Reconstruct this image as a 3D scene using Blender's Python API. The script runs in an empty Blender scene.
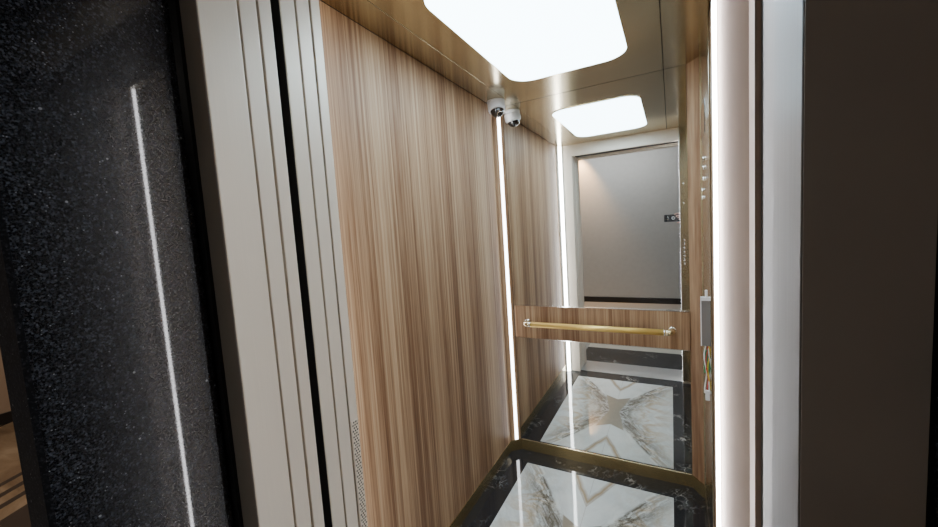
import bpy, bmesh, math, random
from mathutils import Vector, Matrix
random.seed(4)
sc = bpy.context.scene
C = sc.collection

# ------------------------------------------------------------------ materials
class NT:
    def __init__(s, name):
        s.m = bpy.data.materials.new(name); s.m.use_nodes = True
        s.t = s.m.node_tree; s.t.nodes.clear()
        s.out = s.t.nodes.new('ShaderNodeOutputMaterial')
        s._pos = None
    def n(s, typ, **kw):
        nd = s.t.nodes.new(typ)
        for k, v in kw.items(): setattr(nd, k, v)
        return nd
    def put(s, sock, v):
        if isinstance(v, bpy.types.NodeSocket): s.t.links.new(v, sock)
        elif v is not None: sock.default_value = v
    def math(s, op, a, b=None, c=None, clamp=False):
        nd = s.n('ShaderNodeMath', operation=op, use_clamp=clamp)
        for i, v in enumerate((a, b, c)):
            if v is not None: s.put(nd.inputs[i], v)
        return nd.outputs[0]
    def pos(s):
        if s._pos is None:
            g = s.n('ShaderNodeNewGeometry'); x = s.n('ShaderNodeSeparateXYZ')
            s.t.links.new(g.outputs['Position'], x.inputs[0]); s._pos = x.outputs
        return s._pos
    def vec(s, x, y, z):
        c = s.n('ShaderNodeCombineXYZ')
        for i, v in enumerate((x, y, z)): s.put(c.inputs[i], v)
        return c.outputs[0]
    def noise(s, v, scale=1, detail=4, rough=.55, dist=0):
        nd = s.n('ShaderNodeTexNoise'); s.put(nd.inputs['Vector'], v)
        nd.inputs['Scale'].default_value = scale; nd.inputs['Detail'].default_value = detail
        nd.inputs['Roughness'].default_value = rough; nd.inputs['Distortion'].default_value = dist
        return nd.outputs['Fac']
    def ramp(s, fac, stops, interp='LINEAR'):
        nd = s.n('ShaderNodeValToRGB'); cr = nd.color_ramp; cr.interpolation = interp
        while len(cr.elements) < len(stops): cr.elements.new(.5)
        for e, (p, c) in zip(cr.elements, stops):
            e.position = p; e.color = (*c, 1) if len(c) == 3 else c
        s.put(nd.inputs[0], fac); return nd.outputs[0]
    def mix(s, fac, a, b, blend='MIX'):
        nd = s.n('ShaderNodeMix', data_type='RGBA', blend_type=blend)
        s.put(nd.inputs[0], fac)
        for i, v in ((6, a), (7, b)):
            if isinstance(v, tuple) and len(v) == 3: v = (*v, 1)
            s.put(nd.inputs[i], v)
        return nd.outputs[2]
    def bump(s, h, strength=.2, dist=.002):
        nd = s.n('ShaderNodeBump'); nd.inputs['Strength'].default_value = strength
        nd.inputs['Distance'].default_value = dist; s.put(nd.inputs['Height'], h); return nd.outputs[0]
    def bsdf(s, col, rough=.5, metal=0, normal=None, coat=0, coat_r=.05, spec=.5, em=None, ems=0):
        b = s.n('ShaderNodeBsdfPrincipled')
        if isinstance(col, tuple) and len(col) == 3: col = (*col, 1)
        s.put(b.inputs['Base Color'], col); s.put(b.inputs['Roughness'], rough); s.put(b.inputs['Metallic'], metal)
        s.put(b.inputs['Specular IOR Level'], spec)
        if normal is not None: s.put(b.inputs['Normal'], normal)
        b.inputs['Coat Weight'].default_value = coat; b.inputs['Coat Roughness'].default_value = coat_r
        if em is not None:
            b.inputs['Emission Color'].default_value = (*em, 1); b.inputs['Emission Strength'].default_value = ems
        s.t.links.new(b.outputs[0], s.out.inputs[0]); return s.m

def plain(name, col, rough=.5, metal=0, **k):
    t = NT(name); x, y, z = t.pos()
    f = t.noise(t.vec(x, y, z), 14, 3)
    c = t.mix(f, tuple(a * .93 for a in col), tuple(min(1, a * 1.06) for a in col))
    return t.bsdf(c, rough, metal, **k)

def emit(name, col, s):
    t = NT(name); e = t.n('ShaderNodeEmission'); e.inputs[0].default_value = (*col, 1); e.inputs[1].default_value = s
    t.t.links.new(e.outputs[0], t.out.inputs[0]); return t.m

def wood_mat(name, gain=1.0, pale=False):
    t = NT(name); x, y, z = t.pos()
    h = t.math('ADD', x, y)
    a = t.noise(t.vec(t.math('MULTIPLY', h, 75), 0, t.math('MULTIPLY', z, .55)), 1, 5, .6, .25)
    b = t.noise(t.vec(t.math('MULTIPLY', h, 8.0), 3.3, t.math('MULTIPLY', z, .10)), 1, 3, .55)
    c = t.noise(t.vec(t.math('MULTIPLY', h, 260), 7, t.math('MULTIPLY', z, 5)), 1, 2, .5)
    f = t.math('ADD', t.math('MULTIPLY', a, .50), t.math('MULTIPLY', b, .36))
    f = t.math('ADD', f, t.math('MULTIPLY', c, .18))
    g = gain
    col = t.ramp(f, [(.34, (.070 * g, .033 * g, .017 * g)), (.45, (.165 * g, .085 * g, .044 * g)), (.54, (.280 * g, .172 * g, .098 * g)), (.68, (.46 * g, .315 * g, .19 * g))])
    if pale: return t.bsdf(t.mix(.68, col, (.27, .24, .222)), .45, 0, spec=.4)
    return t.bsdf(col, .5, 0, t.bump(c, .08, .001), spec=.2)

def brushed(name, col, rough, metal=1.0, axis='z', amt=.10):
    t = NT(name); x, y, z = t.pos()
    h = t.math('ADD', x, y)
    v = t.vec(t.math('MULTIPLY', h, 400), 0, t.math('MULTIPLY', z, 3)) if axis == 'z' else t.vec(t.math('MULTIPLY', x, 2.5), t.math('MULTIPLY', y, 420), z) if axis == 'x' else t.vec(t.math('MULTIPLY', x, 420), t.math('MULTIPLY', y, 2.5), z)
    f = t.noise(v, 1, 3, .6)
    c = t.mix(f, tuple(a * (1 - amt) for a in col), tuple(min(1, a * (1 + amt)) for a in col))
    r = t.math('ADD', t.math('MULTIPLY', f, rough * .35), rough * .82)
    return t.bsdf(c, r, metal)

def black_marble(name):
    t = NT(name); x, y, z = t.pos()
    p = t.vec(x, y, z)
    w = t.noise(p, 3.2, 5, .6)
    q = t.vec(t.math('ADD', x, t.math('MULTIPLY', w, .35)), t.math('ADD', y, t.math('MULTIPLY', w, .5)), z)
    n1 = t.noise(q, 5.5, 3, .5)
    v1 = t.math('SUBTRACT', 1, t.math('MULTIPLY', t.math('ABSOLUTE', t.math('SUBTRACT', n1, .5)), 75), clamp=True)
    n2 = t.noise(q, 17, 3, .5)
    v2 = t.math('SUBTRACT', 1, t.math('MULTIPLY', t.math('ABSOLUTE', t.math('SUBTRACT', n2, .5)), 40), clamp=True)
    msk = t.math('MULTIPLY', t.math('SUBTRACT', t.noise(p, 4.3, 2), .52), 6, clamp=True)
    f = t.math('MULTIPLY', t.math('ADD', t.math('MULTIPLY', v1, .8), t.math('MULTIPLY', v2, .35)), msk, clamp=True)
    base = t.mix(t.noise(p, 26, 4), (.007, .0075, .009), (.030, .031, .034))
    return t.bsdf(t.mix(f, base, (.42, .41, .39)), .05, spec=.6)

XC, YC, HU, HV = -.427, 1.545, .4125, .629      # white marble centre and half sizes
def white_marble(name):
    t = NT(name); x, y, z = t.pos(); M = t.math
    u = M('ABSOLUTE', M('SUBTRACT', x, XC)); v = M('ABSOLUTE', M('SUBTRACT', y, YC))
    w = t.noise(t.vec(u, v, 0), 5.5, 5, .62); w0 = M('SUBTRACT', w, .5)
    u2 = M('ADD', u, M('MULTIPLY', w0, .20)); v2 = M('ADD', v, M('MULTIPLY', w0, .26))
    # diagonal veins radiating from the centre in every quarter
    diag = M('SUBTRACT', u2, M('MULTIPLY', v2, .62))
    n1 = t.noise(t.vec(M('MULTIPLY', diag, 9), M('MULTIPLY', M('ADD', u2, v2), 2.6), 4.2), 1, 5, .66, .9)
    vein = M('SUBTRACT', 1, M('MULTIPLY', M('ABSOLUTE', M('SUBTRACT', n1, .5)), 8.5), clamp=True)
    n1b = t.noise(t.vec(M('MULTIPLY', diag, 26), M('MULTIPLY', M('ADD', u2, v2), 7), 1.2), 1, 4, .65, .8)
    vein2 = M('SUBTRACT', 1, M('MULTIPLY', M('ABSOLUTE', M('SUBTRACT', n1b, .5)), 7), clamp=True)
    # strongest along the band that leaves the hourglass corners
    band = M('SUBTRACT', 1, M('MULTIPLY', M('ABSOLUTE', M('SUBTRACT', M('SUBTRACT', u2, M('MULTIPLY', v2, .45)), .045)), 7.5), clamp=True)
    grey = M('MULTIPLY', M('ADD', M('MULTIPLY', vein, .55), M('MULTIPLY', vein2, .6)), M('ADD', M('MULTIPLY', band, .95), .20), clamp=True)
    gold_n = t.noise(t.vec(M('MULTIPLY', u, 6), M('MULTIPLY', v, 6), 9), 1, 4, .6, 1.2)
    gold = M('SUBTRACT', 1, M('MULTIPLY', M('ABSOLUTE', M('SUBTRACT', gold_n, .5)), 9), clamp=True)
    goldm = M('MULTIPLY', gold, M('SUBTRACT', 1, M('MULTIPLY', M('ABSOLUTE', M('SUBTRACT', u, .26)), 5.5), clamp=True))
    base = t.mix(t.noise(t.vec(u, v, 2), 9, 4), (.60, .65, .65), (.85, .87, .84))
    c = t.mix(M('MULTIPLY', goldm, .75), base, (.52, .35, .155))
    c = t.mix(M('MULTIPLY', grey, .95), c, (.115, .095, .068))
    # inside of the end triangles is clean
    tri = M('SUBTRACT', v, M('ADD', M('MULTIPLY', u, 2.05), .385))
    clean = M('MULTIPLY', M('SUBTRACT', M('SUBTRACT', v, M('MULTIPLY', u, 1.55)), .10), 40, clamp=True)
    c = t.mix(M('MULTIPLY', clean, .72), c, base)
    che = M('SUBTRACT', 1, M('MULTIPLY', M('ABSOLUTE', M('SUBTRACT', M('ADD', tri, M('MULTIPLY', w0, .10)), .035)), 19), clamp=True)
    c = t.mix(M('MULTIPLY', che, .9), c, (.34, .225, .10))
    edge = M('SUBTRACT', 1, M('MULTIPLY', M('ABSOLUTE', tri), 110), clamp=True)
    c = t.mix(M('MULTIPLY', edge, .55), c, (.30, .24, .17))
    # beige hourglass with notched ends
    wid = M('ADD', .042, M('MULTIPLY', v, .21))
    inu = M('MULTIPLY', M('SUBTRACT', wid, u), 120, clamp=True)
    inv = M('MULTIPLY', M('SUBTRACT', M('ADD', .225, M('MULTIPLY', u, .62)), v), 120, clamp=True)
    hg = M('MULTIPLY', inu, inv)
    hcol = t.mix(t.noise(t.vec(u, v, 5), 16, 4), (.235, .20, .15), (.35, .305, .235))
    c = t.mix(hg, c, hcol)
    # thin joints between the four book-matched slabs
    j = M('MAXIMUM', M('LESS_THAN', u, .0014), M('LESS_THAN', v, .0014))
    c = t.mix(M('MULTIPLY', j, .45), c, (.30, .27, .23))
    return t.bsdf(c, .035, spec=.55)

def granite(name, honed=False):
    t = NT(name); x, y, z = t.pos(); p = t.vec(x, y, z); M = t.math
    a = t.noise(p, 300, 3, .65)
    vo = t.n('ShaderNodeTexVoronoi'); t.put(vo.inputs['Vector'], p); vo.inputs['Scale'].default_value = 260
    wn = t.n('ShaderNodeTexWhiteNoise', noise_dimensions='3D'); t.t.links.new(vo.outputs['Position'], wn.inputs['Vector'])
    fl = M('MULTIPLY', M('GREATER_THAN', wn.outputs['Value'], .968), M('LESS_THAN', vo.outputs['Distance'], .30))
    vo2 = t.n('ShaderNodeTexVoronoi'); t.put(vo2.inputs['Vector'], p); vo2.inputs['Scale'].default_value = 95
    wn2 = t.n('ShaderNodeTexWhiteNoise', noise_dimensions='3D'); t.t.links.new(vo2.outputs['Position'], wn2.inputs['Vector'])
    fl2 = M('MULTIPLY', M('GREATER_THAN', wn2.outputs['Value'], .978), M('LESS_THAN', vo2.outputs['Distance'], .22))
    vg = t.n('ShaderNodeTexVoronoi'); t.put(vg.inputs['Vector'], p); vg.inputs['Scale'].default_value = 330
    wg = t.n('ShaderNodeTexWhiteNoise', noise_dimensions='3D'); t.t.links.new(vg.outputs['Position'], wg.inputs['Vector'])
    gr = M('MULTIPLY', M('POWER', wg.outputs['Value'], 4.0), M('ADD', .45, M('MULTIPLY', a, 1.1)))
    base = t.mix(gr, (.0012, .0016, .003), (.066, .074, .094))
    c = t.mix(M('MAXIMUM', M('MULTIPLY', fl, .6), M('MULTIPLY', fl2, .8)), base, (.42, .44, .47))
    rr = t.ramp(a, [(.35, (.12, .12, .12)), (.50, (.27, .27, .27)), (.72, (.45, .45, .45))])
    b2 = t.noise(p, 700, 2, .6)
    if honed: return t.bsdf(t.mix(.62, c, (.010, .012, .017)), .75, 0, spec=.15)
    return t.bsdf(c, rr, 0, t.bump(M('ADD', a, b2), .16, .0007), coat=.5, coat_r=.03, spec=.32)

def tile_floor(name):
    t = NT(name); x, y, z = t.pos(); M = t.math
    w = t.noise(t.vec(M('MULTIPLY', x, 1.2), M('MULTIPLY', y, 3.2), 0), 1.6, 5, .6, .8)
    c = t.ramp(w, [(.3, (.15, .092, .052)), (.5, (.24, .158, .092)), (.7, (.34, .24, .15))])
    f = None
    for x0, wd in ((-4.02, .055), (-3.86, .06), (-3.70, .06), (-5.30, .035)):
        k = M('LESS_THAN', M('ABSOLUTE', M('SUBTRACT', M('ADD', x, M('MULTIPLY', y, .55)), x0 + .33)), wd / 2)
        f = k if f is None else M('MAXIMUM', f, k)
    dark = M('MULTIPLY', M('GREATER_THAN', M('ADD', x, M('MULTIPLY', y, .55)), -3.20), M('LESS_THAN', M('ADD', x, M('MULTIPLY', y, .55)), -2.8))
    f = M('MAXIMUM', f, dark)
    c = t.mix(M('GREATER_THAN', x, -2.6), t.mix(f, c, (.035, .026, .022)), (.55, .53, .49))
    return t.bsdf(c, .12)

WOOD = wood_mat('walnut_veneer', 1.13)
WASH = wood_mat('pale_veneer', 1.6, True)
BRASS = brushed('ceiling_bronze', (.50, .425, .28), .17, 1, 'y', .05)
BRASS_DK = plain('bronze_skirting', (.33, .25, .115), .26, .75)
GOLD = plain('gold_rail', (.92, .64, .20), .42, .7)
CHROME = plain('chrome', (.86, .86, .84), .10, 1)
ALU = brushed('aluminium', (.70, .70, .70), .30, .9, 'x', .08)
STEEL = brushed('champagne_steel', (.80, .715, .60), .42, .2, 'z', .05)
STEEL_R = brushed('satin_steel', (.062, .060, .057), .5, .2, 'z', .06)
JAMBF = plain('jamb_outer_shade', (.185, .158, .132), .6)  # dark tone of the jamb metal, shade of its lobby side painted in
COPD = brushed('dark_panel_bronze', (.50, .47, .35), .20, 1, 'z', .06)
COPM = brushed('panel_bronze', (.50, .46, .36), .16, 1, 'z', .06)
EDGE = plain('pale_gold_edge', (.80, .68, .45), .25, 1)
SILK = plain('cream_aluminium', (.74, .71, .63), .4, .3)
BMARB = black_marble('black_marble')
WMARB = white_marble('bookmatched_marble')
GRAN = granite('black_granite'); HONED = granite('honed_granite', True)
TILE = tile_floor('lobby_tile')
PLASTER = plain('lobby_plaster', (.47, .47, .46), .8)
TAUPE = plain('lobby_taupe', (.34, .235, .155), .7)
BLACKP = plain('black_paint', (.012, .012, .012), .5)
DARKSK = plain('dark_skirting', (.014, .013, .013), .3)
WHITEP = plain('white_plastic', (.78, .78, .80), .35)
GREYP = plain('grey_plastic', (.20, .19, .185), .42)
DOMEB = plain('smoked_dome', (.012, .012, .014), .06, coat=1)
t_ = NT('mirror_glass'); _x, _y, _z = t_.pos()
MIRROR = t_.bsdf(t_.mix(t_.noise(t_.vec(_x, _y, _z), 2), (.875, .885, .865), (.895, .90, .88)), .0, 1)
LIGHTM = emit('diffuser_light', (.66, .86, 1.0), 3.4)
LEDM = emit('led_white', (.96, .98, 1.0), 3.3)
LEDF = emit('led_front', (.96, .98, 1.0), 8)
LEDG = emit('led_bright', (.93, .97, 1.0), 34)
LEDR = emit('led_right', (.97, .97, 1.0), 11.5)
SKIN = plain('skin', (.80, .55, .46), .5)
NAIL = plain('nail', (.66, .42, .35), .3)
HAIR = plain('dark_hair', (.015, .011, .009), .5)
CLOTH = plain('charcoal_shirt', (.03, .032, .038), .85)
TROUS = plain('dark_trousers', (.022, .024, .032), .85)
SHOE = plain('black_shoe', (.012, .012, .012), .4)
PHONEB = plain('phone_black', (.014, .015, .02), .3)
LENSM = plain('lens_glass', (.01, .012, .02), .05, coat=1)
PCB = plain('circuit_green', (.03, .20, .08), .4)
WYEL = plain('wire_yellow', (.75, .55, .05), .4)
WRED = plain('wire_red', (.55, .05, .04), .4)
WWHT = plain('wire_white', (.75, .75, .72), .4)

# ------------------------------------------------------------------ mesh helpers
def B(): return bmesh.new()
def box(bm, x0, x1, y0, y1, z0, z1):
    v = [bm.verts.new(p) for p in ((x0, y0, z0), (x1, y0, z0), (x1, y1, z0), (x0, y1, z0), (x0, y0, z1), (x1, y0, z1), (x1, y1, z1), (x0, y1, z1))]
    for f in ((3, 2, 1, 0), (4, 5, 6, 7), (0, 1, 5, 4), (1, 2, 6, 5), (2, 3, 7, 6), (3, 0, 4, 7)): bm.faces.new([v[i] for i in f])
    return bm
def prism(bm, poly, z0, z1):
    a = [bm.verts.new((x, y, z0)) for x, y in poly]; b = [bm.verts.new((x, y, z1)) for x, y in poly]
    bm.faces.new(a[::-1]); bm.faces.new(b)
    for i in range(len(poly)):
        j = (i + 1) % len(poly); bm.faces.new((a[i], a[j], b[j], b[i]))
    bmesh.ops.recalc_face_normals(bm, faces=bm.faces[:]); return bm
def rrect(x0, x1, y0, y1, r, n=10):
    o = []
    for cx, cy, a0 in ((x1 - r, y0 + r, -90), (x1 - r, y1 - r, 0), (x0 + r, y1 - r, 90), (x0 + r, y0 + r, 180)):
        for k in range(n + 1):
            a = math.radians(a0 + 90 * k / n); o.append((cx + r * math.cos(a), cy + r * math.sin(a)))
    return o
def lathe(bm, prof, n=28, M=Matrix()):
    rings = []
    for r, z in prof:
        if r < 1e-6: rings.append([bm.verts.new(M @ Vector((0, 0, z)))])
        else: rings.append([bm.verts.new(M @ Vector((r * math.cos(2 * math.pi * k / n), r * math.sin(2 * math.pi * k / n), z))) for k in range(n)])
    for a, b in zip(rings, rings[1:]):
        for k in range(n):
            q = [a[k % len(a)], a[(k + 1) % len(a)], b[(k + 1) % len(b)], b[k % len(b)]]
            u = []
            for p in q:
                if p not in u: u.append(p)
            if len(u) > 2: bm.faces.new(u)
    if len(rings[0]) > 1: bm.faces.new(rings[0][::-1])
    if len(rings[-1]) > 1: bm.faces.new(rings[-1])
    bmesh.ops.recalc_face_normals(bm, faces=bm.faces[:]); return bm
def tube(bm, pts, r, n=12):
    pts = [Vector(p) for p in pts]; rings = []
    rr = r if isinstance(r, (list, tuple)) else [r] * len(pts)
    for i, p in enumerate(pts):
        d = (pts[min(i + 1, len(pts) - 1)] - pts[max(i - 1, 0)]).normalized()
        s = d.cross(Vector((0, 0, 1)))
        if s.length < 1e-3: s = d.cross(Vector((0, 1, 0)))
        s.normalize(); u = s.cross(d)
        rings.append([bm.verts.new(p + (s * math.cos(2 * math.pi * k / n) + u * math.sin(2 * math.pi * k / n)) * rr[i]) for k in range(n)])
    for a, b in zip(rings, rings[1:]):
        for k in range(n): bm.faces.new((a[k], a[(k + 1) % n], b[(k + 1) % n], b[k]))
    bm.faces.new(rings[0][::-1]); bm.faces.new(rings[-1])
    bmesh.ops.recalc_face_normals(bm, faces=bm.faces[:]); return bm
def obj(name, bm, mat, parent=None, smooth=False, bevel=0, seg=2):
    me = bpy.data.meshes.new(name); bm.to_mesh(me); bm.free()
    o = bpy.data.objects.new(name, me); C.objects.link(o); me.materials.append(mat)
    if smooth:
        for p in me.polygons: p.use_smooth = True
    if bevel:
        b = o.modifiers.new('bevel', 'BEVEL'); b.width = bevel; b.segments = seg; b.limit_method = 'ANGLE'
    if parent is not None:
        o.parent = parent; o.matrix_parent_inverse = Matrix.Translation(parent.location).inverted()
    return o
def tag(o, label, cat, group=None, kind=None):
    o['label'] = label; o['category'] = cat
    if group: o['group'] = group
    if kind: o['kind'] = kind
    return o
def struct(name, bm, mat, label=None, cat=None, **k):
    o = obj(name, bm, mat, **k); o['kind'] = 'structure'
    if label: o['label'] = label; o['category'] = cat
    return o
def empty(name, loc, label, cat, group=None):
    o = bpy.data.objects.new(name, None); C.objects.link(o); o.location = loc; o.empty_display_size = .1
    return tag(o, label, cat, group)

# ------------------------------------------------------------------ key dimensions (camera stands at 0,0,1.5; +Y runs into the lift)
XL, XR, YF, YR, H = -.98, .138, .80, 2.3077, 2.2686
CC = .0515                                            # size of the left chamfer
HB = .0722                                            # skirting height
OL, OR_ = -.846, .109                                 # door opening edges
OH = 2.16                                             # door opening height

# ------------------------------------------------------------------ lift car shell
struct('wall_left', box(B(), XL - .03, XL - .003, YF, YR + .04, 0, H), WOOD, 'walnut veneer left wall of the lift car', 'wall')
wr = struct('wall_rear', box(B(), XL - .03, XR + .03, YR + .006, YR + .04, 0, H), BLACKP, 'rear wall of the lift car behind the mirrors', 'wall')
band = obj('wood_band', box(B(), XL + CC + .006, .078, YR - .008, YR + .006, .783, .995), WOOD, wr, bevel=.003)
for z0 in (.7795, .9945):
    obj('edge_trim', box(B(), XL + CC + .006, .078, YR - .010, YR + .006, z0, z0 + .004), CHROME, band)
wrt = struct('wall_right', box(B(), XR + .002, XR + .03, YF, YR + .04, 0, H), WOOD, 'walnut veneer right wall of the lift car', 'wall')
struct('wall_corner_right', prism(B(), [(.079, YR), (.140, 2.228), (.145, 2.235), (.145, YR + .004), (.079, YR + .004)], 0.0, H), WOOD, 'walnut corner panel between mirror and button panel', 'wall')
# skirtings
sk = .008
bl = struct('baseboard_left', prism(B(), [(XL - .003, YF), (XL, YF), (XL, YR - CC), (XL - .003, YR - CC)], 0, HB), BRASS_DK, 'bronze skirting along the left wall', 'skirting')
br = struct('baseboard_rear', prism(B(), [(XL, YR - CC - .004), (XL + CC + .004, YR), (XL + CC + .004, YR - .002), (.076, YR - .002), (.134, 2.226), (.142, 2.232), (.08, YR + .006), (XL + CC, YR + .006), (XL - .003, YR - CC)], 0, HB), BRASS_DK, 'bronze skirting under the rear mirror', 'skirting')
struct('baseboard_right', box(B(), XR - .004, XR + .002, YF, 2.227, 0, HB), BRASS_DK, 'bronze skirting along the right wall', 'skirting')
obj('top_edge', box(B(), XL - .003, XL + .0012, YF, YR - CC, HB - .003, HB + .0006), EDGE, bl)
obj('top_edge', box(B(), XL + CC + .004, .076, YR - .0035, YR + .004, HB - .003, HB + .0004), EDGE, br)
# ceiling: three bronze plates with open joints, a cover above them
ce = struct('ceiling', box(B(), XL - .03, XR + .03, YF - .03, YR + .04, H + .012, H + .04), BLACKP, 'polished bronze ceiling of the lift car', 'ceiling')
for x0, x1 in ((XL, -.8608), (-.8588, -.0250), (-.0215, XR - .001)):
    obj('ceiling_plate', box(B(), x0, x1, YF - .03, YR - .003, H, H + .012), BRASS, ce, bevel=.0004)
# floor: black marble border with white book-matched centre
fl = struct('floor', box(B(), XL - .03, XR + .03, .757, YR + .04, -.05, -.0005), BLACKP, 'polished marble floor of the lift car', 'floor')
fr = B()
for x0, x1, y0, y1 in ((XL, XC - HU, .757, YR + .006), (XC + HU, XR + .002, .757, YR + .006), (XC - HU, XC + HU, .757, YC - HV), (XC - HU, XC + HU, YC + HV, YR + .006)):
    box(fr, x0, x1, y0, y1, -.0005, 0)
o = obj('black_border', fr, BMARB, fl); o['label'] = 'black marble border'
o = obj('white_inlay', box(B(), XC - HU, XC + HU, YC - HV, YC + HV, -.0005, 0), WMARB, fl); o['label'] = 'white book-matched marble inlay'

# front return of the car (inner face at YF)
t1 = struct('trim_1', box(B(), XL, OL, .770, YF, 0, H), STEEL, 'pale steel column left of the car entrance', 'trim', bevel=.0015)
# perforated vent in its edge
pv = B()
box(pv, OL - .001, OL + .0012, .7725, .7975, .06, .96)
vent = obj('vent_plate', pv, STEEL, t1)
hb = B()
zz = .066
k = 0
while zz < .955:
    for j in range(3):
        yy = .7768 + j * .0084 + (.0042 if k % 2 else 0)
        if yy > .796: continue
        a = [hb.verts.new((OL + .0014, yy + .0031 * math.cos(q * math.pi / 3), zz + .0031 * math.sin(q * math.pi / 3))) for q in range(6)]
        hb.faces.new(a)
    zz += .0088; k += 1
o = obj('vent_holes', hb, BLACKP, vent); o['kind'] = 'stuff'
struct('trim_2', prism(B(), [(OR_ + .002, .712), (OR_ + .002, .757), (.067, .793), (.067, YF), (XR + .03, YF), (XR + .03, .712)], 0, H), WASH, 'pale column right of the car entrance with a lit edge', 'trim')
struct('trim_3', box(B(), OL, OR_, .770, YF, OH, H), STEEL, 'pale steel header over the car entrance', 'trim', bevel=.0015)
# narrow bronze strip with small buttons on the inner face of the right column
ip = empty('button_strip', (.103, YF, .02), 'tall bronze strip with small round buttons beside the doorway, seen only in the mirror', 'button panel')
obj('edge_strip', box(B(), .1265, .1365, YF, YF + .006, .02, H - .001), EDGE, ip)
obj('faceplate', box(B(), .070, .1265, YF, YF + .004, .02, H - .001), COPD, ip, bevel=.001)
for z in (1.79, 1.62, 1.30, 1.265, 1.23, 1.195, 1.16, 1.125, 1.09):
    obj('button', lathe(B(), [(.009, 0), (.009, .003), (.006, .005), (0, .0052)], 16, Matrix.Translation((.100, YF + .004, z)) @ Matrix.Rotation(-math.pi / 2, 4, 'X')), CHROME, ip, True)

# ------------------------------------------------------------------ doors, jambs, sills
for i, (y0, y1, lab) in enumerate(((.566, .608, 'first landing door panel edge, next to the outer jamb'), (.6145, .6475, 'second landing door panel edge, just before the black gap'),
                                   (.673, .7165, 'first car door panel edge, just behind the black gap'), (.7225, .7635, 'second car door panel edge, next to the perforated column'))):
    d = struct('door_%d' % (i + 1), box(B(), OL - .50, OL, y0, y1, .004, OH + .02), STEEL, 'champagne steel sliding door, ' + lab, 'door', bevel=.002)
    if i == 2: obj('gap_shade', box(B(), OL - .40, OL - .0025, y0 - .0012, y0 - .0002, .01, OH), BLACKP, d)  # black strip that paints the shade inside the door gap
jb = struct('trim_4', box(B(), -.9065, OL, .475, .561, 0, OH + .07), STEEL, 'pale steel landing door jamb on the left', 'trim', bevel=.002)
o = obj('shaded_outer_face', box(B(), -.9065, OL - .0012, .4735, .4752, 0, OH + .07), JAMBF, jb); o['label'] = 'outer jamb face darkened by painted shade'  # plate added to carry the dim lobby side as colour
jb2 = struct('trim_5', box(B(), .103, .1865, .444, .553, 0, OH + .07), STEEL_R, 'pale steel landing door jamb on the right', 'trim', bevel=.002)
o = obj('shaded_outer_face', box(B(), .1042, .1865, .4425, .4442, 0, OH + .07), JAMBF, jb2); o['label'] = 'outer jamb face darkened by painted shade'
struct('trim_6', box(B(), OL, OR_, .475, .561, OH, OH + .07), STEEL, 'steel head of the landing door frame', 'trim', bevel=.002)
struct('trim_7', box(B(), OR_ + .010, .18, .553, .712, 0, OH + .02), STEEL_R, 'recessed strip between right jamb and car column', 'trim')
struct('trim_8', box(B(), OL - .5, .18, .561, .770, OH + .021, OH + .09), BLACKP, 'dark door head between landing and car', 'trim')
def sill(name, y0, y1, lab):
    b = B(); box(b, OL - .12, .18, y0, y1, -.03, -.004)
    n = int((y1 - y0) / .022)
    for k in range(n):
        a = y0 + (y1 - y0) * k / n
        box(b, OL - .0, .108, a, a + .013, -.004, 0)
    return struct(name, b, ALU, lab, 'door sill')
sill('sill_landing', .457, .655, 'grooved aluminium landing sill')
sill('sill_car', .670, .756, 'grooved aluminium car sill')

# ------------------------------------------------------------------ LED strips
def led(name, poly_body, poly_light, z0, z1, loc, lab, mat):
    r = empty(name, loc, lab, 'led strip', 'vertical LED light strips')
    obj('channel', prism(B(), poly_body, z0, z1), WOOD if mat is LEDM else SILK, r)
    obj('diffuser', prism(B(), poly_light, z0 + .002, z1 - .002), mat, r)
    return r
def diag(ax, ay, bx, by, nx, ny, f0, f1, lift, depth):
    p = lambda f, l: (ax + (bx - ax) * f + nx * l, ay + (by - ay) * f + ny * l)
    return [p(f0, -depth), p(f1, -depth), p(f1, lift), p(f0, lift)]
s2 = math.sqrt(.5)
A = (XL, YR - CC, XL + CC, YR, s2, -s2)
led('led_strip', diag(*A, .02, .98, .0, .006), diag(*A, .42, .70, .002, .004), HB, H - .002, (XL + CC / 2, YR - CC / 2, HB), 'white LED strip in the rear left corner beside the mirror', LEDM)
A = (XL, YF + CC, XL + CC, YF, s2, s2)
led('led_strip', diag(*A, .0, 1.0, .0, .010), diag(*A, .28, .75, .002, .004), 0.001, H - .002, (XL + CC / 2, YF + CC / 2, 0), 'white LED strip in the front left corner, seen in the mirror', LEDF)
led('led_strip', [(.0655, .7925), (.0715, .7876), (.0725, .7890), (.0672, .7935), (.0672, YF + .001), (.0655, YF + .001)], [(.0655, .7915), (.0655, .7855), (.0672, .7825), (.0695, .7815), (.0712, .7840), (.0712, .7880)], 0.001, H - .002, (.070, .788, 0), 'white LED strip on the right entrance column, reflected in the black granite', LEDR)

# ------------------------------------------------------------------ mirrors, rail, camera, ceiling light
mx0, mx1 = XL + CC + .001, .0775
m_ = obj('wall_mirror', box(B(), mx0, mx1, YR, YR + .006, .9985, H - .0005), MIRROR); tag(m_, 'large upper mirror on the rear wall above the wood band', 'mirror')
m_ = obj('wall_mirror', box(B(), mx0, mx1, YR, YR + .006, HB + .0005, .7795), MIRROR); tag(m_, 'lower mirror on the rear wall reflecting the marble floor', 'mirror')

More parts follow.
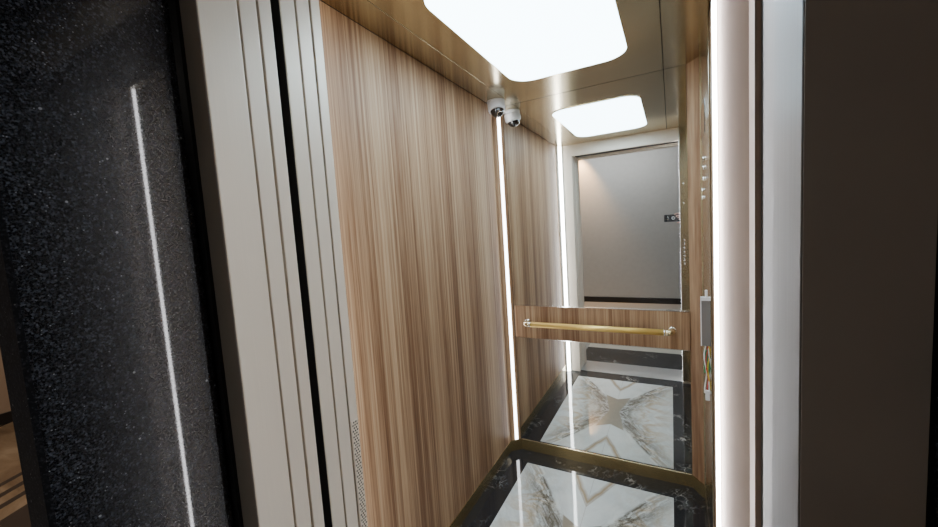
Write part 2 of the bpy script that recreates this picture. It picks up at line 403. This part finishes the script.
hr = empty('handrail', (-.42, 2.25, .89), 'gold handrail with chrome ends across the wood band', 'handrail')
zr, yr = .888, 2.245
ra, rb = -.838, -.003
obj('rail', tube(B(), [(ra + .035, yr, zr), (rb - .035, yr, zr)], .0165, 20), GOLD, hr, True)
for sx, s in ((ra, 1), (rb, -1)):
    pts = [(sx + s * .037, yr, zr)] + [(sx + s * .03 - s * .027 * math.sin(a), yr + .027 - .027 * math.cos(a), zr) for a in [i * math.pi / 2 / 8 for i in range(1, 9)]] + [(sx + s * .003, YR - .010, zr)]
    e = obj('end_bend', tube(B(), pts, .0165, 18), EDGE, hr, True)
    obj('collar', tube(B(), [(sx + s * .036, yr, zr), (sx + s * .043, yr, zr)], .0182, 18), CHROME, hr, True)
    obj('flange', lathe(B(), [(.021, 0), (.021, .003), (.017, .005)], 24, Matrix.Translation((sx + s * .003, YR - .008, zr)) @ Matrix.Rotation(math.pi / 2, 4, 'X')), CHROME, e, True)

cm = empty('security_camera', (-.9185, 2.181, H), 'white dome security camera under the ceiling in the rear left corner', 'camera')
Tc = Matrix.Translation((-.9185, 2.181, H)) @ Matrix.Rotation(math.pi, 4, 'X')
obj('mount_base', lathe(B(), [(.052, .0), (.054, .004), (.054, .012), (.050, .015)], 36, Tc), WHITEP, cm, True)
tilt = Matrix.Translation((-.9185, 2.181, H - .014)) @ Matrix.Rotation(math.radians(-14), 4, Vector((.75, .65, 0))) @ Matrix.Rotation(math.pi, 4, 'X')
obj('housing', lathe(B(), [(.046, -.004), (.052, .004), (.053, .038), (.050, .049), (.043, .053), (.040, .049)], 36, tilt), WHITEP, cm, True)
dm = obj('dome', lathe(B(), [(.041, .047)] + [(.041 * math.cos(a), .049 + .040 * math.sin(a)) for a in [i * math.pi / 2 / 9 for i in range(9)]] + [(0, .089)], 30, tilt), DOMEB, cm, True)
obj('lens_ring', lathe(B(), [(.017, .0), (.017, .006), (.011, .006), (.011, .001)], 22, tilt @ Matrix.Translation((.016, .012, .074)) @ Matrix.Rotation(.45, 4, 'Y')), CHROME, dm, True)

cl = empty('ceiling_light', (-.436, 1.533, H), 'large rounded rectangular frosted ceiling light panel', 'ceiling light')
lx0, lx1, ly0, ly1 = -.720, -.160, 1.062, 2.000
obj('diffuser', prism(B(), rrect(lx0, lx1, ly0, ly1, .112), H - .004, H - .0005), LIGHTM, cl)
ro, ri = rrect(lx0 - .004, lx1 + .004, ly0 - .004, ly1 + .004, .116), rrect(lx0, lx1, ly0, ly1, .112)
b = B(); va = []
for z in (H - .005, H - .0004):
    va.append(([b.verts.new((x, y, z)) for x, y in ro], [b.verts.new((x, y, z)) for x, y in ri]))
n = len(ro)
for i in range(n):
    j = (i + 1) % n
    b.faces.new((va[0][0][i], va[0][0][j], va[0][1][j], va[0][1][i])); b.faces.new((va[0][0][i], va[1][0][i], va[1][0][j], va[0][0][j])); b.faces.new((va[0][1][j], va[1][1][j], va[1][1][i], va[0][1][i]))
obj('frame', b, EDGE, cl)

# ------------------------------------------------------------------ car operating panel on the right wall
cp = empty('control_panel', (XR, 2.06, .073), 'tall bronze button panel on the right wall with opened cover and hanging wires', 'control panel')
obj('faceplate', box(B(), XR - .004, XR - .0003, 1.78, 2.205, HB + .001, H - .001), COPM, cp, bevel=.001)
obj('edge_strip', box(B(), XR - .008, XR - .0003, 2.205, 2.222, HB + .001, H - .001), EDGE, cp)
def btn(y, z, r=.0095):
    f = obj('button', lathe(B(), [(r, 0), (r, .004), (r * .8, .0065), (0, .007)], 18, Matrix.Translation((XR - .004, y, z)) @ Matrix.Rotation(-math.pi / 2, 4, 'Y')), CHROME, cp, True)
for z in (1.755, 1.715, 1.665): btn(2.03, z)
for z in (1.62, 1.585): btn(2.10, z, .008)
obj('display', box(B(), XR - .006, XR - .003, 1.97, 2.17, 1.86, 2.0), DOMEB, cp, bevel=.002)
for z in (1.485, 1.40, 1.335, 1.27):
    obj('seam', box(B(), XR - .0055, XR - .003, 1.935, 2.20, z, z + .004), CHROME, cp)
cov = obj('cover', box(B(), .102, XR - .004, 1.795, 1.807, .964, 1.155), GREYP, cp, bevel=.002)
obj('cover_edge', box(B(), .0995, .1025, 1.793, 1.809, .964, 1.168), WHITEP, cov)
obj('cover_top', box(B(), .0995, XR - .004, 1.791, 1.811, 1.155, 1.169), WHITEP, cov)
obj('cover_latch', box(B(), .116, .125, 1.793, 1.809, 1.169, 1.198), WHITEP, cov, bevel=.002)
obj('circuit_board', box(B(), .112, XR - .004, 1.85, 1.856, .83, .93), PCB, cp)
for m, x0, ph in ((WYEL, .128, 0), (WRED, .122, 1.2), (WWHT, .116, 2.3), (WWHT, .132, 3.5)):
    pts = [(x0 + .0045 * math.sin(ph + k * .9), 1.825 - .008 * math.cos(ph + k), .964 - .021 * k) for k in range(11)]
    obj('wire', tube(B(), pts, .0026, 8), m, cp, True)
obj('connector', box(B(), .115, .130, 1.816, 1.83, .722, .765), WHITEP, cp, bevel=.002)

# ------------------------------------------------------------------ granite portal and lobby
wpl = struct('wall_portal_left', box(B(), -1.035, -.923, .190, .460, 0, 2.9), GRAN, 'speckled black granite pier left of the lift entrance', 'granite pier')
o = obj('honed_edge', prism(B(), [(-1.035, .190), (-1.035, .182), (-.929, .182), (-.923, .1895), (-.9235, .190)], 0, 2.9), HONED, wpl); o['label'] = 'honed granite edge'
struct('wall_portal_right', box(B(), .190, .335, .190, .444, 0, 2.9), GRAN, 'speckled black granite pier right of the lift entrance', 'granite pier', bevel=.001)
struct('lintel', box(B(), -.921, .188, .190, .4455, OH + .08, 2.9), GRAN, 'black granite lintel above the lift entrance', 'lintel')
b = B()
box(b, -1.62, -.907, .466, .476, 0, 2.9); box(b, .1875, 2.6, .460, .474, 0, 2.9); box(b, -.907, .188, .460, .474, OH + .071, 2.9)
struct('wall_lobby_front', b, BLACKP, 'dark wall around the lift doors', 'wall')
struct('wall_shaft_left', box(B(), -1.62, -1.60, .474, 3.2, 0, 2.9), TAUPE, 'side of the lift shaft', 'wall')
struct('wall_lobby_left', box(B(), -5.53, -5.5, -2.83, 3.23, 0, 2.9), TAUPE, 'brown far wall at the left end of the lobby', 'wall')
struct('baseboard_lobby_left', box(B(), -5.5, -5.488, -2.8, 3.2, 0, .10), DARKSK, 'dark skirting on the far lobby wall', 'skirting')
struct('wall_lobby_back', box(B(), -5.53, 2.63, -2.83, -2.8, 0, 2.9), PLASTER, 'plain grey lobby wall seen in the mirror', 'wall')
struct('baseboard_lobby_back', box(B(), -5.488, 2.6, -2.8, -2.788, 0, .10), DARKSK, 'dark skirting on the lobby wall seen in the mirror', 'skirting')
struct('wall_lobby_right', box(B(), 2.6, 2.63, -2.83, .474, 0, 2.9), PLASTER, 'right end wall of the lobby', 'wall')
struct('wall_lobby_end', box(B(), -5.53, -1.60, 3.2, 3.23, 0, 2.9), TAUPE, 'end wall of the side corridor', 'wall')
b = B(); box(b, -5.53, 2.63, -2.83, .474, 2.9, 2.93); box(b, -5.53, -1.60, .474, 3.23, 2.9, 2.93)
struct('lobby_ceiling', b, PLASTER, 'white lobby ceiling', 'ceiling')
b = B(); box(b, -5.53, -.923, -2.83, .456, -.05, 0); box(b, .190, 2.63, -2.83, .456, -.05, 0); box(b, -.923, .190, -2.83, -.22, -.05, 0); box(b, -5.53, -1.60, .456, 3.23, -.05, 0)
struct('lobby_floor', b, TILE, 'tan lobby floor tiles with dark inlaid stripes', 'floor')
struct('floor_threshold', box(B(), -.923, .190, -.03, .456, -.05, 0), BMARB, 'black marble threshold in front of the lift', 'threshold')
struct('trim_9', box(B(), -.923, .190, -.22, -.03, -.05, 0), SILK, 'pale metal strip edging the marble threshold', 'trim')

# ------------------------------------------------------------------ phone and the person holding it
ph = empty('smartphone', (.010, -.010, 1.459), 'black smartphone held sideways by a hand in the mirror', 'phone')
px0, px1, pz0, pz1, py0, py1 = -.070, .092, 1.4585, 1.5355, -.0125, -.0045
b = B(); pl = rrect(px0, px1, pz0, pz1, .010, 5)
fa = [b.verts.new((x, py1, z)) for x, z in pl]; fb = [b.verts.new((x, py0, z)) for x, z in pl]
b.faces.new(fa[::-1]); b.faces.new(fb)
for i in range(len(pl)):
    j = (i + 1) % len(pl); b.faces.new((fa[i], fa[j], fb[j], fb[i]))
bmesh.ops.recalc_face_normals(b, faces=b.faces[:])
obj('body', b, PHONEB, ph, bevel=.001)
for x, z, r in ((-.052, 1.520, .0085), (-.052, 1.497, .0085), (-.052, 1.474, .0085), (-.034, 1.509, .006), (-.034, 1.486, .006)):
    obj('camera_lens', lathe(B(), [(r + .0015, 0), (r + .0015, .0022), (r, .0028), (r, .0012), (0, .0012)], 20, Matrix.Translation((x, py1, z)) @ Matrix.Rotation(-math.pi / 2, 4, 'X')), CHROME if r < .007 else LENSM, ph, True)
# white finger ring on the back of the phone
rg = [(.018 + .013 * math.cos(a), py1 + .003, 1.4975 + .013 * math.sin(a)) for a in [i * 2 * math.pi / 20 for i in range(21)]]
obj('ring_holder', tube(B(), rg, .0042, 10), WHITEP, ph, True)

def skin(name, verts, edges, radii, mat, parent, root=0, sub=2):
    me = bpy.data.meshes.new(name); me.from_pydata(verts, edges, []); me.update()
    o = bpy.data.objects.new(name, me); C.objects.link(o); me.materials.append(mat)
    sm = o.modifiers.new('skin', 'SKIN'); sm.use_smooth_shade = True
    for i, r in enumerate(radii):
        r = r if isinstance(r, tuple) else (r, r)
        me.skin_vertices[0].data[i].radius = r
        me.skin_vertices[0].data[i].use_root = (i == root)
    s = o.modifiers.new('sub', 'SUBSURF'); s.levels = s.render_levels = sub
    if parent is not None:
        o.parent = parent; o.matrix_parent_inverse = Matrix.Translation(parent.location).inverted()
    return o
def chain(*cs):
    """each chain: list of (pos, radius); a leading int joins it to an existing vertex"""
    V, E, Rr = [], [], []
    for c in cs:
        prev = None
        for it in c:
            if isinstance(it, int): prev = it; continue
            V.append(it[0]); Rr.append(it[1])
            if prev is not None: E.append((prev, len(V) - 1))
            prev = len(V) - 1
    return V, E, Rr
pe = empty('person', (.50, -.42, 0), 'person in dark clothes beside the doorway reaching a hand out with a phone', 'person')
PX, PY = .50, -.42
R_ = lambda x, y, z: (PX + x, PY + y, z)
# body: pelvis root, spine, neck; legs; arms.  The right-hand (screen) arm is stretched to the phone
V, E, Rr = chain(
    [(R_(0, 0, .93), (.15, .105)), (R_(0, .0, 1.05), (.135, .10)), (R_(0, .0, 1.20), (.15, .11)), (R_(0, -.01, 1.36), (.155, .105)), (R_(0, -.015, 1.44), (.085, .075)), (R_(0, .0, 1.50), .055), (R_(0, .015, 1.56), .058), (R_(0, .025, 1.64), (.078, .092)), (R_(0, .022, 1.71), (.074, .088)), (R_(0, .02, 1.755), (.045, .055))],
    [0, (R_(-.09, 0, .86), .085), (R_(-.10, .01, .70), .076), (R_(-.105, .015, .50), .055), (R_(-.108, -.01, .36), .054), (R_(-.11, -.02, .12), .038), (R_(-.11, -.015, .065), .038), (R_(-.115, .06, .04), .036), (R_(-.12, .14, .03), .028)],
    [0, (R_(.09, 0, .86), .085), (R_(.10, .01, .70), .076), (R_(.105, .015, .50), .055), (R_(.108, -.01, .36), .054), (R_(.11, -.02, .12), .038), (R_(.11, -.015, .065), .038), (R_(.115, .06, .04), .036), (R_(.12, .14, .03), .028)],
    [3, (R_(-.17, -.005, 1.39), .062), (R_(-.22, .05, 1.27), .048), (R_(-.26, .12, 1.17), .041), (R_(-.31, .24, 1.29), .035), (R_(-.352, .335, 1.408), .0245), (R_(-.367, .365, 1.440), (.026, .020)), (R_(-.384, .392, 1.470), (.034, .017))],
    [3, (R_(.17, -.005, 1.39), .062), (R_(.205, -.01, 1.24), .048), (R_(.215, -.015, 1.10), .041), (R_(.21, .03, .97), .035), (R_(.205, .065, .86), .026), (R_(.20, .075, .81), (.036, .018)), (R_(.20, .08, .765), (.034, .016))])
body = skin('body', V, E, Rr, SKIN, pe)
# fingers of the holding hand, rooted in the palm and closed round the phone's right end
def finger(name, pts, r):
    f = skin(name, [p for p in pts], [(i, i + 1) for i in range(len(pts) - 1)], r, SKIN, body, 0, 2)
finger('index_finger', [(.118, -.030, 1.500), (.098, -.012, 1.532), (.068, .000, 1.546), (.040, .0065, 1.541), (.026, .0075, 1.530)], [.0105, .0098, .0090, .0082, .0068])
finger('middle_finger', [(.116, -.026, 1.492), (.100, .000, 1.516), (.074, .0055, 1.522), (.052, .0055, 1.518), (.040, .0055, 1.512)], [.0105, .0098, .0090, .0080, .0066])
finger('ring_finger', [(.117, -.024, 1.484), (.104, .001, 1.500), (.084, .0055, 1.503), (.064, .0055, 1.500), (.054, .005, 1.496)], [.0102, .0094, .0086, .0078, .0064])
finger('little_finger', [(.119, -.022, 1.474), (.108, .001, 1.484), (.092, .0048, 1.485), (.077, .0048, 1.482), (.068, .0045, 1.479)], [.0092, .0084, .0076, .0068, .0058])
finger('thumb', [(.128, -.045, 1.468), (.112, -.036, 1.455), (.088, -.020, 1.448), (.064, -.012, 1.446), (.050, -.009, 1.447)], [.0125, .0115, .0105, .0095, .0075])
# relaxed hand
for k, (dx, L) in enumerate(((-.024, .072), (-.008, .082), (.008, .076), (.024, .060))):
    b0 = Vector(R_(.20 + .004, .08 + dx * .9, .745))
    finger(('index_finger', 'middle_finger', 'ring_finger', 'little_finger')[k], [tuple(b0 + Vector((0, 0, .02))), tuple(b0 + Vector((-.002, .004, -L * .45))), tuple(b0 + Vector((-.014, .006, -L * .8))), tuple(b0 + Vector((-.026, .006, -L)))], [.010, .009, .008, .0068])
finger('thumb', [R_(.198, .105, .80), R_(.190, .125, .770), R_(.182, .130, .740), R_(.178, .128, .720)], [.012, .011, .010, .0075])
# face
hc = Vector(R_(0, .025, 1.645))
for s in (-1, 1):
    e = obj('eye', lathe(B(), [(.0001, -.012)] + [(.012 * math.cos(a), .012 * math.sin(a)) for a in [-1.2 + .3 * i for i in range(9)]] + [(.0001, .012)], 14, Matrix.Translation(hc + Vector((s * .031, .078, .022)))), WHITEP, body, True)
    obj('iris', lathe(B(), [(.0058, 0), (.004, .0015), (0, .002)], 12, Matrix.Translation(hc + Vector((s * .031, .0895, .022))) @ Matrix.Rotation(-math.pi / 2, 4, 'X')), HAIR, e, True)
    skin('ear', [tuple(hc + Vector((s * .076, -.004, -.018))), tuple(hc + Vector((s * .082, -.01, .005))), tuple(hc + Vector((s * .083, -.012, .026)))], [(0, 1), (1, 2)], [.009, .011, .011], SKIN, body)
    skin('eyebrow', [tuple(hc + Vector((s * .016, .089, .040))), tuple(hc + Vector((s * .032, .087, .044))), tuple(hc + Vector((s * .046, .078, .040)))], [(0, 1), (1, 2)], [.004, .004, .003], HAIR, body)
skin('nose', [tuple(hc + Vector((0, .086, .026))), tuple(hc + Vector((0, .098, .004))), tuple(hc + Vector((0, .106, -.014)))], [(0, 1), (1, 2)], [.008, .010, .014], SKIN, body)
skin('mouth', [tuple(hc + Vector((-.022, .082, -.044))), tuple(hc + Vector((0, .091, -.043))), tuple(hc + Vector((.022, .082, -.044)))], [(0, 1), (1, 2)], [.005, .0075, .005], plain('lips', (.42, .17, .14), .5), body)
skin('hair', [tuple(hc + Vector((0, -.045, -.03))), tuple(hc + Vector((0, -.035, .04))), tuple(hc + Vector((0, -.008, .085))), tuple(hc + Vector((0, .045, .082)))], [(0, 1), (1, 2), (2, 3)], [(.07, .055), (.086, .075), (.080, .050), (.060, .026)], HAIR, pe, 1)
# clothes, a little larger than the body
V, E, Rr = chain(
    [(R_(0, 0, .80), (.170, .125)), (R_(0, .0, 1.05), (.150, .115)), (R_(0, .0, 1.20), (.165, .125)), (R_(0, -.01, 1.36), (.168, .118)), (R_(0, -.015, 1.435), (.10, .09))],
    [3, (R_(-.17, -.005, 1.39), .075), (R_(-.22, .05, 1.27), .062), (R_(-.26, .12, 1.17), .055), (R_(-.31, .24, 1.29), .047), (R_(-.342, .312, 1.378), .037)],
    [3, (R_(.17, -.005, 1.39), .075), (R_(.205, -.01, 1.24), .062), (R_(.215, -.015, 1.10), .055), (R_(.21, .03, .97), .047), (R_(.206, .06, .885), .038)])
skin('shirt', V, E, Rr, CLOTH, pe)
V, E, Rr = chain(
    [(R_(0, 0, 1.04), (.152, .112)), (R_(0, 0, .88), (.160, .118))],
    [1, (R_(-.10, .01, .70), .092), (R_(-.105, .015, .50), .072), (R_(-.108, -.01, .36), .066), (R_(-.11, -.02, .05), .056)],
    [1, (R_(.10, .01, .70), .092), (R_(.105, .015, .50), .072), (R_(.108, -.01, .36), .066), (R_(.11, -.02, .05), .056)])
skin('trousers', V, E, Rr, TROUS, pe)
for s in (-1, 1):
    skin('shoe', [R_(s * .11, -.055, .045), R_(s * .112, .02, .047), R_(s * .116, .10, .042), R_(s * .121, .175, .036)], [(0, 1), (1, 2), (2, 3)], [.040, .046, .044, .034], SHOE, pe)

# ------------------------------------------------------------------ lamps
def area(name, loc, rot, sx, sy, energy, col):
    l = bpy.data.lights.new(name, 'AREA'); l.shape = 'RECTANGLE'; l.size = sx; l.size_y = sy; l.energy = energy; l.color = col
    o = bpy.data.objects.new(name, l); C.objects.link(o); o.location = loc; o.rotation_euler = rot; return o
area('lobby_light', (-3.6, .6, 2.88), (0, 0, 0), .8, .8, 10, (1, .93, .84))
area('lobby_light', (-1.0, -2.1, 2.88), (math.radians(-22), 0, 0), 2.0, .3, 9.5, (.96, .98, 1))
l = bpy.data.lights.new('downlight', 'SPOT'); l.energy = 50; l.color = (1, .55, .22); l.spot_size = 1.3; l.spot_blend = .8; l.shadow_soft_size = .05
o = bpy.data.objects.new('downlight', l); C.objects.link(o); o.location = (-1.52, -2.60, 2.87); o.rotation_euler = (math.radians(-14), 0, 0)
w = bpy.data.worlds.new('w'); sc.world = w; w.use_nodes = True
w.node_tree.nodes['Background'].inputs[0].default_value = (.02, .02, .022, 1)

# ------------------------------------------------------------------ camera
cd = bpy.data.cameras.new('cam'); cam = bpy.data.objects.new('cam', cd); C.objects.link(cam); sc.camera = cam
f_px, yaw, pit, rol = 379.3, math.radians(28.2905), math.radians(-4.8735), math.radians(-3.7391)
cd.sensor_fit = 'HORIZONTAL'; cd.sensor_width = 36; cd.lens = f_px / 938 * 36; cd.clip_start = .003; cd.clip_end = 50
fw = Vector((-math.sin(yaw) * math.cos(pit), math.cos(yaw) * math.cos(pit), math.sin(pit)))
rt = Vector((math.cos(yaw), math.sin(yaw), 0)); up = rt.cross(fw)
r2 = rt * math.cos(rol) + up * math.sin(rol); u2 = -rt * math.sin(rol) + up * math.cos(rol)
cam.matrix_world = Matrix(((r2.x, u2.x, -fw.x, 0), (r2.y, u2.y, -fw.y, 0), (r2.z, u2.z, -fw.z, 1.5), (0, 0, 0, 1)))

sc.view_settings.view_transform = 'AgX'; sc.view_settings.look = 'None'
sc.view_settings.exposure = 2.05; sc.view_settings.gamma = 1.0
cy = sc.cycles
cy.use_denoising = True; cy.max_bounces = 14; cy.glossy_bounces = 8; cy.diffuse_bounces = 6; cy.sample_clamp_indirect = 6
